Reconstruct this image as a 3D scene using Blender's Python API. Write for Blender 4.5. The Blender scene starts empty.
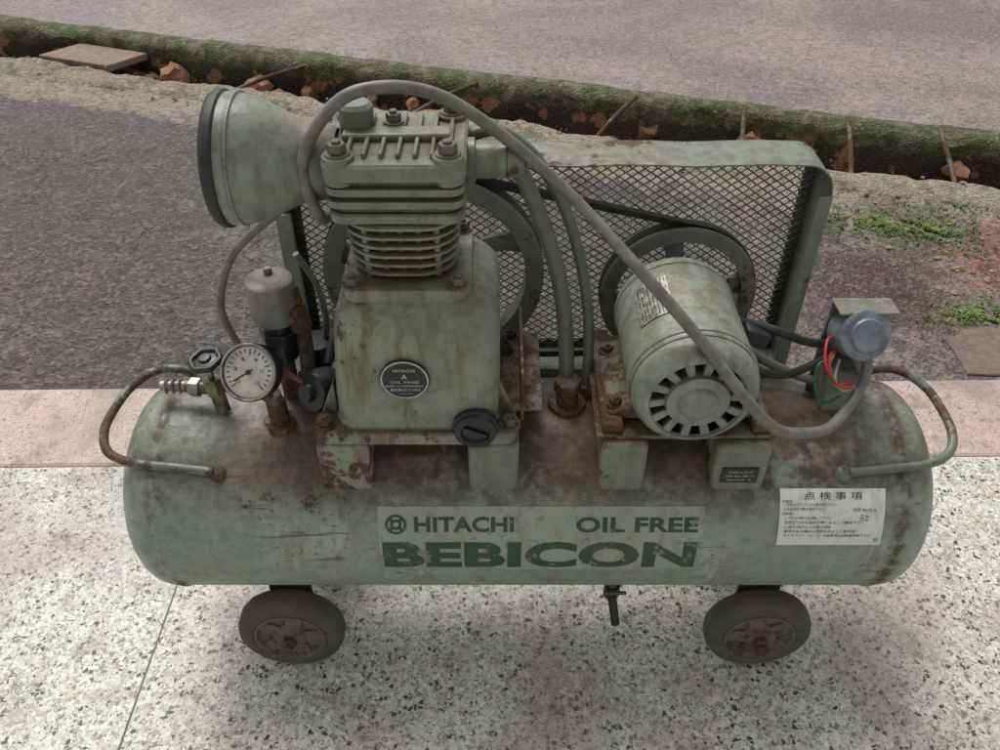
import bpy, bmesh, math, random
from mathutils import Vector, Matrix, noise
random.seed(7)
scene=bpy.context.scene
COL=scene.collection
rad=math.radians

# ---------------------------------------------------------------- materials
def newmat(name):
    m=bpy.data.materials.new(name); m.use_nodes=True
    nt=m.node_tree; nt.nodes.clear()
    out=nt.nodes.new('ShaderNodeOutputMaterial'); b=nt.nodes.new('ShaderNodeBsdfPrincipled')
    nt.links.new(b.outputs[0],out.inputs[0])
    return m,nt,b
class NT:
    def __init__(s,nt): s.nt=nt
    def n(s,t,**k):
        x=s.nt.nodes.new(t)
        for a,v in k.items(): setattr(x,a,v)
        return x
    def l(s,a,b): s.nt.links.new(a,b)
    def pos(s):
        return s.n('ShaderNodeNewGeometry').outputs['Position']
    def noise(s,vec,scale,detail=5,rough=.6,dist=0):
        x=s.n('ShaderNodeTexNoise'); s.l(vec,x.inputs['Vector'])
        x.inputs['Scale'].default_value=scale; x.inputs['Detail'].default_value=min(detail,4)
        x.inputs['Roughness'].default_value=rough; x.inputs['Distortion'].default_value=dist
        return x.outputs['Fac']
    def scaled(s,p,v):
        st=s.n('ShaderNodeVectorMath',operation='MULTIPLY'); s.l(p,st.inputs[0]); st.inputs[1].default_value=v; return st.outputs[0]
    def ramp(s,fac,stops,interp='LINEAR'):
        x=s.n('ShaderNodeValToRGB'); s.l(fac,x.inputs[0]); cr=x.color_ramp; cr.interpolation=interp
        while len(cr.elements)<len(stops): cr.elements.new(.5)
        for e,(p,c) in zip(cr.elements,stops):
            e.position=p; e.color=(c,c,c,1) if not hasattr(c,'__len__') else (*c,1)
        return x.outputs[0]
    def mix(s,fac,a,b,mode='MIX'):
        x=s.n('ShaderNodeMix',data_type='RGBA',blend_type=mode)
        for v,i in ((fac,0),(a,6),(b,7)):
            if hasattr(v,'is_output'): s.l(v,x.inputs[i])
            elif hasattr(v,'__len__'): x.inputs[i].default_value=(*v,1)
            else: x.inputs[i].default_value=v
        return x.outputs[2]
    def math(s,op,a,b=0,clamp=False):
        x=s.n('ShaderNodeMath',operation=op,use_clamp=clamp)
        for v,i in ((a,0),(b,1)):
            if hasattr(v,'is_output'): s.l(v,x.inputs[i])
            else: x.inputs[i].default_value=v
        return x.outputs[0]
    def mapr(s,v,a,b,c=0,d=1):
        x=s.n('ShaderNodeMapRange'); s.l(v,x.inputs[0])
        for i,q in enumerate((a,b,c,d)): x.inputs[i+1].default_value=q
        x.interpolation_type='SMOOTHSTEP'
        return x.outputs[0]
    def sep(s,v):
        x=s.n('ShaderNodeSeparateXYZ'); s.l(v,x.inputs[0]); return x.outputs
    def bump(s,h,strength,dist,bs):
        x=s.n('ShaderNodeBump'); s.l(h,x.inputs['Height'])
        x.inputs['Strength'].default_value=strength; x.inputs['Distance'].default_value=dist
        s.l(x.outputs[0],bs.inputs['Normal'])
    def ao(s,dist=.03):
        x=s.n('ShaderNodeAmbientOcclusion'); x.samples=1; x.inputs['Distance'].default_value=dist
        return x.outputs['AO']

def paint(name,base,rust=.5,rough=.5,dust=.35,topz=None,scale=1.0,metal=0,rustcol=((.135,.070,.036),(.045,.028,.018)),aod=.03,stain=.45,chips=.5,ao=True):
    m,nt,b=newmat(name); t=NT(nt); p=t.pos()
    v1=t.noise(p,7*scale,4,.62,.3); v2=t.noise(p,50*scale,4,.72); v3=t.noise(p,190*scale,2,.6)
    c=t.mix(t.mapr(v1,.3,.7),tuple(x*.78 for x in base),tuple(min(1,x*1.14) for x in base))
    sv=t.noise(t.scaled(p,(1,1,.13)),60*scale,3,.65)
    gate=t.mapr(v1,.40,.60)
    c=t.mix(t.math('MULTIPLY',t.math('MULTIPLY',t.mapr(sv,.44,.64),t.math('ADD',t.math('MULTIPLY',gate,.75),.25)),stain),c,(.145,.098,.05))
    c=t.mix(t.math('MULTIPLY',t.mapr(v2,.44,.68),.45),c,tuple(x*.38 for x in base))
    nz=t.sep(t.n('ShaderNodeNewGeometry').outputs['Normal'])[2]
    d=t.math('MULTIPLY',t.mapr(nz,.35,1.0),t.mapr(t.math('ADD',t.math('MULTIPLY',v1,.4),t.math('MULTIPLY',v2,.6)),.38,.56))
    c=t.mix(t.math('MULTIPLY',d,dust),c,(.14,.095,.058))
    comb=t.math('ADD',t.math('MULTIPLY',v1,.60),t.math('MULTIPLY',v2,.40))
    rc=t.mix(t.mapr(v3,.3,.7),rustcol[0],rustcol[1])
    lo=.672-.22*rust
    mask=t.mapr(comb,lo,lo+.04)
    if topz:
        x,y,z=t.sep(p)
        tz=t.mapr(z,topz[0],topz[1])
        xx=t.math('MULTIPLY',t.mapr(x,-.46,-.22),t.math('SUBTRACT',1,t.mapr(x,.38,.54)))
        tz=t.math('MULTIPLY',tz,t.math('ADD',t.math('MULTIPLY',xx,.75),.25))
        m2=t.math('MULTIPLY',tz,t.mapr(comb,.32,.50))
        rc2=t.mix(t.mapr(v2,.35,.65),(.145,.090,.052),(.045,.032,.022))
        c=t.mix(t.math('MULTIPLY',m2,.95,True),c,rc2)
        sv2=t.noise(t.scaled(p,(.07,1,1)),170,2,.6)
        c=t.mix(t.math('MULTIPLY',t.math('MULTIPLY',t.mapr(sv2,.61,.67),t.mapr(v1,.46,.58)),.7),c,(.10,.065,.04))
        # rust gathered at the two head weld seams
        s1=t.math('MINIMUM',t.math('ABSOLUTE',t.math('SUBTRACT',x,-.417)),t.math('ABSOLUTE',t.math('SUBTRACT',x,.487)))
        seam=t.math('MULTIPLY',t.math('SUBTRACT',1,t.mapr(s1,.002,.016)),t.mapr(comb,.44,.55))
        mask=t.math('MAXIMUM',mask,t.math('MULTIPLY',seam,.85))
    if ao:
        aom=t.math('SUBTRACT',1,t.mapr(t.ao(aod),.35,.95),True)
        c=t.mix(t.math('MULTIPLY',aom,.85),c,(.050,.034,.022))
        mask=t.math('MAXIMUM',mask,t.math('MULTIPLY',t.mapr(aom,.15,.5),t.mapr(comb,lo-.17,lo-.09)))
    ch=t.math('MULTIPLY',t.mapr(v3,.64,.68),t.mapr(v1,.46,.58))
    c=t.mix(t.math('MULTIPLY',ch,chips),c,(.07,.042,.025))
    c=t.mix(mask,c,rc)
    t.l(c,b.inputs['Base Color'])
    r=t.math('ADD',t.math('ADD',t.math('MULTIPLY',v2,.35),rough-.18),t.math('MULTIPLY',mask,.3))
    t.l(r,b.inputs['Roughness']); b.inputs['Metallic'].default_value=metal
    t.bump(t.noise(p,75*scale,2,.7),.45,.0018,b)
    return m
def plain(name,col,rough=.5,metal=0,var=.25,scale=60,bump=.2,trans=0):
    m,nt,b=newmat(name); t=NT(nt); p=t.pos(); v=t.noise(p,scale,3,.65)
    c=t.mix(t.mapr(v,.3,.7),tuple(x*(1-var) for x in col),tuple(min(1,x*(1+var)) for x in col))
    t.l(c,b.inputs['Base Color']); b.inputs['Metallic'].default_value=metal
    t.l(t.math('ADD',t.math('MULTIPLY',v,.25),rough-.12),b.inputs['Roughness'])
    return m

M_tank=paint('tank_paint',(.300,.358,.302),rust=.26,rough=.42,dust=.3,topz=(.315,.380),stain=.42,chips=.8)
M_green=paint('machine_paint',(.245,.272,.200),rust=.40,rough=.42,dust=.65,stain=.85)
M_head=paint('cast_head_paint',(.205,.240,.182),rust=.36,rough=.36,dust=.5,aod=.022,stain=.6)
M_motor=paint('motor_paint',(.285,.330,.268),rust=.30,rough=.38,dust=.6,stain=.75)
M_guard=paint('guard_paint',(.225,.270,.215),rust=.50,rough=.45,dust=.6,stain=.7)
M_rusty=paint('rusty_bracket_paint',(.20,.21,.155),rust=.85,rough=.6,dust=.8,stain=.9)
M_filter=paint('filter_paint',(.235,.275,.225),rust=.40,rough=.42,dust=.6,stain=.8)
M_iron=paint('rusty_iron',(.13,.10,.075),rust=.95,rough=.7,dust=.5,ao=False)
M_mesh=plain('mesh_steel',(.16,.16,.135),.6,.1,.5,30)
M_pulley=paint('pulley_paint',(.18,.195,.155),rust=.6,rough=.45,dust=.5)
M_steel=plain('worn_steel',(.34,.32,.28),.4,.8,.45)
M_bolt=paint('dark_bolt_steel',(.13,.11,.08),rust=.6,rough=.45,dust=.2,ao=False)
M_brass=plain('old_brass',(.17,.14,.08),.45,.6,.5)
M_black=plain('black_rubber',(.020,.020,.020),.55,var=.5)
M_blackpl=plain('black_plastic',(.018,.018,.018),.35,var=.5)
M_navy=plain('navy_enamel',(.014,.017,.023),.35,var=.5)
M_hose=plain('grey_vinyl_hose',(.165,.155,.132),.48,0,.25,60)
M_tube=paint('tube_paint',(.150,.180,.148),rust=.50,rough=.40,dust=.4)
M_handle=paint('handle_paint',(.165,.205,.165),rust=.80,rough=.45,dust=.3,ao=False)
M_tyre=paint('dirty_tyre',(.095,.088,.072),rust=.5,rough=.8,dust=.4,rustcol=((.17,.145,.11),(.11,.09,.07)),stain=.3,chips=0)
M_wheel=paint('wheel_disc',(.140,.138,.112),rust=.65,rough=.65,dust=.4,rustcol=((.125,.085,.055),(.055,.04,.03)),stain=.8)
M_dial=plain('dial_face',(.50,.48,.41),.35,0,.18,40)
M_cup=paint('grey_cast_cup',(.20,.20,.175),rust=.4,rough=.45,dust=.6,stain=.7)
M_cap=plain('capacitor_can',(.165,.195,.225),.4,.1,.4,40)
M_red=plain('red_wire',(.38,.03,.02),.4); M_yel=plain('yellow_wire',(.45,.33,.06),.4); M_grn=plain('green_wire',(.02,.12,.05),.4); M_wht=plain('white_wire',(.45,.44,.40),.4)
M_plate=plain('nameplate_metal',(.30,.29,.24),.4,.5,.5,120)
M_print=plain('black_print',(.02,.02,.02),.6)
M_platew=plain('silver_print',(.5,.5,.46),.4)

def decal(name,col,wear,lo=.60):
    m,nt,b=newmat(name); t=NT(nt); p=t.pos()
    v=t.noise(p,60,4,.75); c=t.mix(t.mapr(v,lo,lo+.06),col,wear)
    v3=t.noise(p,7,4,.62,.3); c=t.mix(t.math('MULTIPLY',t.mapr(v3,.4,.65),.35),c,tuple(x*.55 for x in col))
    sv=t.noise(t.scaled(p,(1,1,.13)),60,3,.65); c=t.mix(t.math('MULTIPLY',t.mapr(sv,.46,.68),.28),c,(.15,.105,.055))
    t.l(c,b.inputs['Base Color']); b.inputs['Roughness'].default_value=.38
    return m
M_ink=decal('green_ink',(.016,.070,.040),(.24,.28,.23),.59)
M_panel=decal('label_panel_paint',(.335,.378,.298),(.23,.255,.19),.56)
M_paper=decal('sticker_paper',(.74,.74,.71),(.45,.43,.38),.66)

# ---------------------------------------------------------------- mesh helpers
ROOT=bpy.data.objects.new('air_compressor',None); COL.objects.link(ROOT)
def add(name,me,mat,parent=ROOT,smooth=40,bevel=0,seg=2):
    o=bpy.data.objects.new(name,me); COL.objects.link(o)
    if mat: me.materials.append(mat)
    if smooth:
        for f in me.polygons: f.use_smooth=True
        me.set_sharp_from_angle(angle=rad(smooth))
    if bevel:
        md=o.modifiers.new('bevel','BEVEL'); md.width=bevel; md.segments=seg; md.limit_method='ANGLE'; md.angle_limit=rad(35)
        md.harden_normals=False
    if parent: o.parent=parent
    return o
def fin(bm,name):
    bmesh.ops.recalc_face_normals(bm,faces=bm.faces)
    me=bpy.data.meshes.new(name); bm.to_mesh(me); bm.free(); return me
def box(name,lo,hi,mat,bevel=.002,rot=None,parent=ROOT,smooth=40):
    bm=bmesh.new(); bmesh.ops.create_cube(bm,size=1)
    lo=Vector(lo);hi=Vector(hi);c=(lo+hi)/2;s=hi-lo
    for v in bm.verts:
        q=Vector((v.co.x*s.x,v.co.y*s.y,v.co.z*s.z))
        if rot: q=rot@q
        v.co=q+c
    return add(name,fin(bm,name),mat,parent,smooth,bevel)
def frame(d):
    d=Vector(d).normalized(); u=d.orthogonal().normalized()
    if abs(d.z)<.9: u=d.cross(Vector((0,0,1))).normalized()
    else: u=d.cross(Vector((0,1,0))).normalized()
    return d,u,d.cross(u).normalized()
def lathe(name,o,d,prof,mat,seg=48,parent=ROOT,smooth=40,bevel=0):
    o=Vector(o); d,u,w=frame(d); bm=bmesh.new(); rings=[]
    for (h,r) in prof:
        if r<1e-6: rings.append([bm.verts.new(o+d*h)])
        else: rings.append([bm.verts.new(o+d*h+(u*math.cos(a)+w*math.sin(a))*r) for a in [2*math.pi*i/seg for i in range(seg)]])
    for A,B in zip(rings,rings[1:]):
        for i in range(seg):
            j=(i+1)%seg
            if len(A)==1 and len(B)==1: continue
            if len(A)==1: bm.faces.new((A[0],B[i],B[j]))
            elif len(B)==1: bm.faces.new((A[i],B[0],A[j]))
            else: bm.faces.new((A[i],B[i],B[j],A[j]))
    return add(name,fin(bm,name),mat,parent,smooth,bevel)
def cyl(name,p1,p2,r,mat,r2=None,seg=32,bevel=.0012,parent=ROOT,smooth=40):
    p1=Vector(p1);p2=Vector(p2);L=(p2-p1).length; r2=r if r2 is None else r2
    b=min(bevel,r*.4,r2*.4,L*.4)
    return lathe(name,p1,p2-p1,[(0,0),(0,r-b),(b,r),(L-b,r2),(L,r2-b),(L,0)],mat,seg,parent,smooth)
def bolt(p,d,r=.008,h=.008,mat=None,name='bolt'):
    p=Vector(p); d=Vector(d).normalized(); mat=mat or M_bolt
    cyl(name+'_washer',p-d*.001,p+d*.002,r*1.35,mat,seg=20,bevel=.0005)
    cyl(name,p+d*.002,p+d*(.002+h),r,mat,seg=6,bevel=.001,smooth=20)
    cyl(name+'_stud',p+d*(.002+h),p+d*(.005+h),r*.5,mat,seg=12,bevel=.0008)
def tube(name,pts,r,mat,parent=ROOT,res=12):
    cu=bpy.data.curves.new(name,'CURVE'); cu.dimensions='3D'; cu.bevel_depth=r; cu.bevel_resolution=5; cu.resolution_u=res; cu.use_fill_caps=True
    P=[Vector(p) for p in pts]; P=[P[0]*2-P[1]]+P+[P[-1]*2-P[-2]]; out=[]
    for i in range(1,len(P)-2):
        for k in range(10):
            t=k/10; a,b,c,d=P[i-1],P[i],P[i+1],P[i+2]
            out.append(.5*((2*b)+(c-a)*t+(2*a-5*b+4*c-d)*t*t+(3*b-a-3*c+d)*t**3))
    out.append(P[-2])
    s=cu.splines.new('POLY'); s.points.add(len(out)-1)
    for q,v in zip(s.points,out): q.co=(*v,1)
    s.use_smooth=True
    cu.materials.append(mat); o=bpy.data.objects.new(name,cu); COL.objects.link(o)
    if parent:o.parent=parent
    return o
def rrect(w,d,r,n=6):
    pts=[]; r=min(r,w/2-1e-4,d/2-1e-4)
    for cx,cy,a0 in ((w/2-r,d/2-r,0),(-w/2+r,d/2-r,90),(-w/2+r,-d/2+r,180),(w/2-r,-d/2+r,270)):
        for k in range(n+1):
            a=rad(a0+90*k/n); pts.append((cx+r*math.cos(a),cy+r*math.sin(a)))
    return pts
def loft(name,secs,mat,parent=ROOT,smooth=35,bevel=0):
    bm=bmesh.new(); R=[]
    for z,cx,cy,w,d,r in secs: R.append([bm.verts.new((cx+x,cy+y,z)) for x,y in rrect(w,d,r)])
    n=len(R[0])
    for A,B in zip(R,R[1:]):
        for i in range(n): bm.faces.new((A[i],A[(i+1)%n],B[(i+1)%n],B[i]))
    bm.faces.new(R[0]); bm.faces.new(R[-1])
    return add(name,fin(bm,name),mat,parent,smooth,bevel)

# ---------------------------------------------------------------- tank
TR=.14; TZ=.27; X0=-.425; X1=.495
prof=[]
N=14
for i in range(N+1):
    a=math.pi/2*i/N; prof.append((X0-.062*math.cos(a)**.9 if i<N else X0,TR*math.sin(a)**.85 if i else 0))
prof+= [(X0+.002,TR),(X0+.004,TR+.0014),(X0+.008,TR+.0022),(X0+.012,TR)]
for k in range(1,20): prof.append((X0+.012+(X1-X0-.024)*k/20,TR))
prof+= [(X1-.012,TR),(X1-.008,TR+.0022),(X1-.004,TR+.0014),(X1-.002,TR)]
for i in range(N,-1,-1):
    a=math.pi/2*i/N; prof.append((X1+.062*math.cos(a)**.9 if i<N else X1,TR*math.sin(a)**.85 if i else 0))
lathe('tank',(0,0,TZ),(1,0,0),prof,M_tank,seg=128,smooth=60)
def onTank(x,al,dr=0):
    a=rad(al); r=TR+dr; return Vector((x,-r*math.cos(a),TZ+r*math.sin(a)))
def wrapgrid(name,x0,x1,a0,a1,mat,dr,nx=6,na=16,thick=0):
    bm=bmesh.new(); G=[[bm.verts.new(onTank(x0+(x1-x0)*i/nx,a0+(a1-a0)*j/na,dr)) for j in range(na+1)] for i in range(nx+1)]
    for i in range(nx):
        for j in range(na): bm.faces.new((G[i][j],G[i+1][j],G[i+1][j+1],G[i][j+1]))
    return add(name,fin(bm,name),mat)
def textmesh(s,w,h,off=0.0,spacing=1.0):
    cu=bpy.data.curves.new('t','FONT'); cu.body=s; cu.size=1; cu.offset=off; cu.resolution_u=4; cu.space_character=spacing
    o=bpy.data.objects.new('t',cu); COL.objects.link(o)
    dg=bpy.context.evaluated_depsgraph_get(); me=bpy.data.meshes.new_from_object(o.evaluated_get(dg))
    bpy.data.objects.remove(o)
    bm=bmesh.new(); bm.from_mesh(me); bpy.data.meshes.remove(me)
    if not bm.verts: return bm
    xs=[v.co.x for v in bm.verts]; ys=[v.co.y for v in bm.verts]
    a,b,c,d=min(xs),max(xs),min(ys),max(ys)
    for v in bm.verts: v.co=Vector(((v.co.x-a)/(b-a)*w,(v.co.y-c)/(d-c)*h,0))
    return bm
def tanktext(name,s,x0,x1,a0,a1,mat,off=.02,dr=.0009,spacing=1.0):
    h=rad(a1-a0)*TR; bm=textmesh(s,x1-x0,h,off,spacing)
    for k in range(1,12):
        g=bm.verts[:]+bm.edges[:]+bm.faces[:]
        bmesh.ops.bisect_plane(bm,geom=g,plane_co=(0,h*k/12,0),plane_no=(0,1,0))
    for v in bm.verts: v.co=onTank(x0+v.co.x,a0+math.degrees(v.co.y/TR),dr)
    me=bpy.data.meshes.new(name); bm.to_mesh(me); bm.free()
    return add(name,me,mat,smooth=0)
wrapgrid('label_panel',-.148,.247,-5.5,34,M_panel,.0004)
tanktext('label_text_large','BEBICON',-.144,.241,-3.2,14.8,M_ink,off=.045,spacing=1.04)
tanktext('label_text_maker','HITACHI',-.104,.017,20.5,28.8,M_ink,off=.032,spacing=1.03)
tanktext('label_text_type','OIL FREE',.092,.24,20.3,28.6,M_ink,off=.032,spacing=1.03)
def ringtank(name,cx,ca,r0,r1,mat,seg=40,a_0=0,a_1=360,dr=.0009):
    bm=bmesh.new(); A=[];B=[]
    for i in range(seg+1):
        a=rad(a_0+(a_1-a_0)*i/seg)
        for L,r in ((A,r0),(B,r1)): L.append(bm.verts.new(onTank(cx+r*math.cos(a),ca+math.degrees(r*math.sin(a)/TR),dr)))
    for i in range(seg): bm.faces.new((A[i],A[i+1],B[i+1],B[i]))
    return add(name,fin(bm,name),mat,smooth=0)
ringtank('emblem_ring',-.126,24.6,.0100,.0130,M_ink)
ringtank('emblem_ring',-.126,24.6,.0035,.0068,M_ink)
for k in range(4): ringtank('emblem_bar',-.126+.0085*math.cos(rad(45+90*k)),24.6+math.degrees(.0085*math.sin(rad(45+90*k))/TR),.0,.0022,M_ink,12,dr=.0011)
wrapgrid('inspection_sticker',.337,.464,13,43,M_paper,.0007)
tanktext('sticker_title','点 検 事 項',.366,.436,37.4,41.4,M_print,off=0,dr=.0011)
rows=[('試運転時',.34,.352,36,37.3),('1. 空気タンクのドレンを抜き取り下さい',.342,.405,34.2,35.8),('2. 安全弁の作動を確認下さい',.342,.39,32,33.6),
('定期点検',.34,.352,29.8,31.2),('1. ベルトの張りを点検して下さい',.344,.40,27.4,29.0),('空気圧力計の指針が零になること確認下さい',.344,.44,25,26.6),('2. 毎月1回ボルトの緩み点検',.344,.40,22.6,24.2),
('異常のある場合は使用を中止して販売店へ',.344,.435,20.2,21.8),('オイルフリー ベビコン 点検事項は説明書参照下さい',.344,.45,17.8,19.4),('形式 R0-35-2L',.425,.455,31.5,33.2),('日立',.435,.445,26.5,30)]
for i,(s,a,b_,c,d) in enumerate(rows): tanktext('sticker_line',s,a,b_,c,d,M_print,off=0,dr=.0011)
ringtank('sticker_tear',.457,16.0,0,.003,M_tank,7,dr=.0013)

# handles
tube('handle',[(-.395,.062,.396),(-.42,.064,.413),(-.452,.058,.416),(-.478,.03,.41),(-.490,-.012,.402),(-.490,-.04,.397),(-.476,-.068,.392),(-.443,-.082,.388),(-.39,-.087,.385),(-.345,-.090,.381)],.0056,M_handle)
tube('handle',[(.472,.062,.396),(.495,.064,.413),(.525,.058,.416),(.551,.03,.41),(.560,-.012,.402),(.558,-.045,.397),(.544,-.070,.392),(.515,-.084,.388),(.46,-.089,.384),(.420,-.091,.381)],.0056,M_handle)
for x,y,z in ((-.340,-.090,.378),(.415,-.090,.378),(-.395,.062,.394),(.472,.062,.394)):
    lathe('handle_weld',(x,y,z-.001),(0,-.62 if y<0 else .4,.78),[(0,.0105),(.003,.009),(.006,.006),(.0065,0)],M_handle,20,smooth=80)

# wheels
def wheel(x,y,s):
    e=bpy.data.objects.new('caster_wheel',None); COL.objects.link(e); e.parent=ROOT
    z=.075; R=.075; w=.018
    lathe('tyre',(x,y,z),(0,1,0),[(-w+.002,.050),(-w,.053),(-w-.001,.056),(-w,.066),(-w*.80,.0715),(-w*.4,R-.0005),(w*.4,R-.0005),(w*.8,.0715),(w,.066),(w+.001,.054),(w,.050),(-w+.002,.050)],M_tyre,seg=64,parent=e)
    lathe('wheel_disc',(x,y,z),(0,1,0),[(-w+.003,.0515),(-w-.0005,.0500),(-w-.0005,.047),(-w+.005,.043),(-w+.006,.026),(-w-.001,.021),(-w-.004,.014),(-w-.004,0)],M_wheel,seg=48,parent=e)
    lathe('wheel_disc_rear',(x,y,z),(0,1,0),[(w-.001,.0505),(w-.004,.046),(w-.006,0)],M_wheel,seg=48,parent=e)
    for k in range(5):
        a=rad(72*k+17+x*50); d=Vector((math.cos(a),0,math.sin(a))); q=Vector((-d.z,0,d.x))
        bm=bmesh.new(); c=Vector((x,y,z)); vs=[]
        for rr,hw,yy in ((.018,.012,-w+.001),(.047,.011,-w+.0025)):
            for sg in (-1,1):
                for yb in (yy,-w+.010): vs.append(bm.verts.new(c+d*rr+q*hw*sg+Vector((0,yb,0))))
        a0,a1,a2,a3,b0,b1,b2,b3=vs
        for f in ((a0,a2,b2,b0),(a0,b0,b1,a1),(a2,a3,b3,b2)): bm.faces.new(f)
        add('wheel_rib',fin(bm,'rib'),M_wheel,e,bevel=.002)
    cyl('axle',(x,y+.028,z),(x,y+s*.06 if s>0 else y-.06,z),.009,M_bolt,parent=e)
    cyl('axle_nut',(x,y-.022,z),(x,y-.031,z),.011,M_iron,seg=6,parent=e,smooth=20)
    cyl('axle_stub',(x,y-.031,z),(x,y-.038,z),.006,M_iron,seg=16,parent=e)
    yb=y+s*.030
    box('axle_bracket',(x-.030,min(yb-.003,yb+.003),.055),(x+.030,max(yb-.003,yb+.003),.19),M_iron,parent=e)
for x in (-.296,.366):
    wheel(x,-.104,1); wheel(x,.115,-1)
    box('wheel_cross_channel',(x-.03,-.055,.118),(x+.03,.07,.15),M_iron)
    box('bracket_lip',(x-.036,-.085,.158),(x+.036,-.07,.172),M_tank,.003)
# drain cock
cyl('drain_stem',(.163,-.05,.145),(.163,-.055,.085),.007,M_bolt)
cyl('drain_cock',(.163,-.054,.105),(.163,-.055,.082),.012,M_blackpl,seg=6,smooth=20)
cyl('drain_outlet',(.163,-.055,.09),(.170,-.080,.045),.0065,M_blackpl)
cyl('drain_lever',(.150,-.062,.097),(.182,-.066,.103),.003,M_bolt)
cyl('tank_boss',(.163,-.045,.118),(.163,-.045,.145),.018,M_tank)

# ---------------------------------------------------------------- pump mounting
def channel(x0,x1,name='mount_foot',mat=None):
    mat=mat or M_rusty
    box(name,(x0,-.103,.352),(x1,-.075,.437),mat,.005)
    box(name,(x0,-.075,.395),(x1,.075,.437),mat,.003)
    box(name,(x0,.075,.352),(x1,.103,.437),mat,.005)
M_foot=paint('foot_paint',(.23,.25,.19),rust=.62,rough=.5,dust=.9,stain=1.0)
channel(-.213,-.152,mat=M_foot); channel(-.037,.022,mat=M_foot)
loft('pump_base_flange',[(.437,-.097,0,.232,.2,.012),(.450,-.097,0,.23,.198,.012),(.452,-.097,0,.226,.194,.012)],M_foot)
cc=-.094
loft('crankcase',[(.44,cc,0,.188,.178,.022),(.446,cc,0,.190,.182,.024),(.458,cc,0,.190,.182,.024),(.461,cc,0,.186,.178,.024),(.50,cc+.001,0,.186,.179,.026),(.575,cc+.004,.0,.180,.174,.03),(.592,cc+.004,.001,.174,.170,.03),(.604,cc+.004,.002,.158,.154,.03),(.610,cc+.003,.002,.138,.14,.03),(.614,cc+.001,.002,.132,.134,.03)],M_green)
loft('crankcase_top_flange',[(.610,-.099,.004,.134,.138,.018),(.612,-.099,.004,.137,.141,.02),(.624,-.099,.004,.137,.141,.02),(.626,-.099,.004,.134,.138,.018)],M_green)
for x in (-.155,-.043):
    for y in (-.054,.062): bolt((x,y,.626),(0,0,1),.0085,.009)
for x in (-.202,.012):
    for y in (-.082,.082): bolt((x,y,.452),(0,0,1),.009,.009,M_iron)
for x0,x1 in ((-.21,-.19),(-.002,.02)):
    for y in (-.058,.05):
        bm=bmesh.new(); s=1 if x0>-.1 else -1; xi=x0 if s>0 else x1; xo=x1 if s>0 else x0
        A=[bm.verts.new((p[0],y-.004,p[1])) for p in ((xi,.45),(xo,.45),(xi,.50))]; B=[bm.verts.new((v.co.x,y+.004,v.co.z)) for v in A]
        bm.faces.new(A); bm.faces.new(B)
        for i in range(3): bm.faces.new((A[i],A[(i+1)%3],B[(i+1)%3],B[i]))
        add('base_gusset',fin(bm,'g'),M_green,bevel=.001)
box('side_bracket',(.024,-.06,.437),(.028,.09,.50),M_rusty,.001)
box('side_bracket_foot',(.0,-.06,.4525),(.05,.09,.456),M_rusty,.001)
lathe('round_nameplate',(-.104,-.0900,.527),(0,-1,0),[(0,0.0),(0,.027),(.0015,.027),(.002,.0255),(.002,0)],M_blackpl,48)
lathe('nameplate_ring',(-.104,-.0920,.527),(0,-1,0),[(0,.0262),(.0008,.0258),(.0008,.0248),(0,.0244)],M_platew,48)
def flattext(name,s,c,w,h,mat,off=0,rot=None):
    bm=textmesh(s,w,h,off)
    for v in bm.verts:
        q=Vector((v.co.x-w/2,0,v.co.y-h/2)); q=rot@q if rot else q; v.co=q+Vector(c)
    me=bpy.data.meshes.new(name); bm.to_mesh(me); bm.free(); return add(name,me,mat,smooth=0)
for s,dz,w,h in (('HITACHI',.014,.024,.0038),('A',.0055,.006,.007),('OIL FREE',-.002,.032,.0032),('BABY COMPRESSOR',-.0075,.042,.0028),('BEBICON',-.0130,.032,.0035),('1.5kW 7kg',-.0185,.016,.0022)):
    flattext('nameplate_text',s,(-.104,-.0927,.527+dz),w,h,M_platew,.004)
lathe('oil_gauge_plug',(-.028,-.088,.458),(0,-1,0),[(0,.026),(.008,.026),(.009,.024),(.014,.0235),(.016,.021),(.016,.017),(.012,.015),(.012,0)],M_blackpl,40)
box('plug_slot',(-.042,-.104,.4555),(-.014,-.1,.4605),M_blackpl,.001,rot=Matrix.Rotation(rad(25),3,'Y'))
# cylinder barrel + fins
cx,cy=-.101,.008
loft('cylinder_barrel',[(.62,cx,cy,.088,.092,.03),(.70,cx,cy,.088,.092,.03)],M_head)
for k in range(6):
    z=.6335+k*.0112; w=.112+.002*k
    loft('cylinder_fin',[(z-.0008,cx,cy,w-.006,w-.004,.036),(z,cx,cy,w,w+.002,.04),(z+.0030,cx,cy,w,w+.002,.04),(z+.0042,cx,cy,w-.006,w-.004,.036)],M_head)
for k in range(5):
    a=-.036+k*.018
    cyl('fin_rib',(cx+a,cy-.046,.628),(cx+a,cy-.052,.697),.0040,M_head,seg=10)
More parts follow.
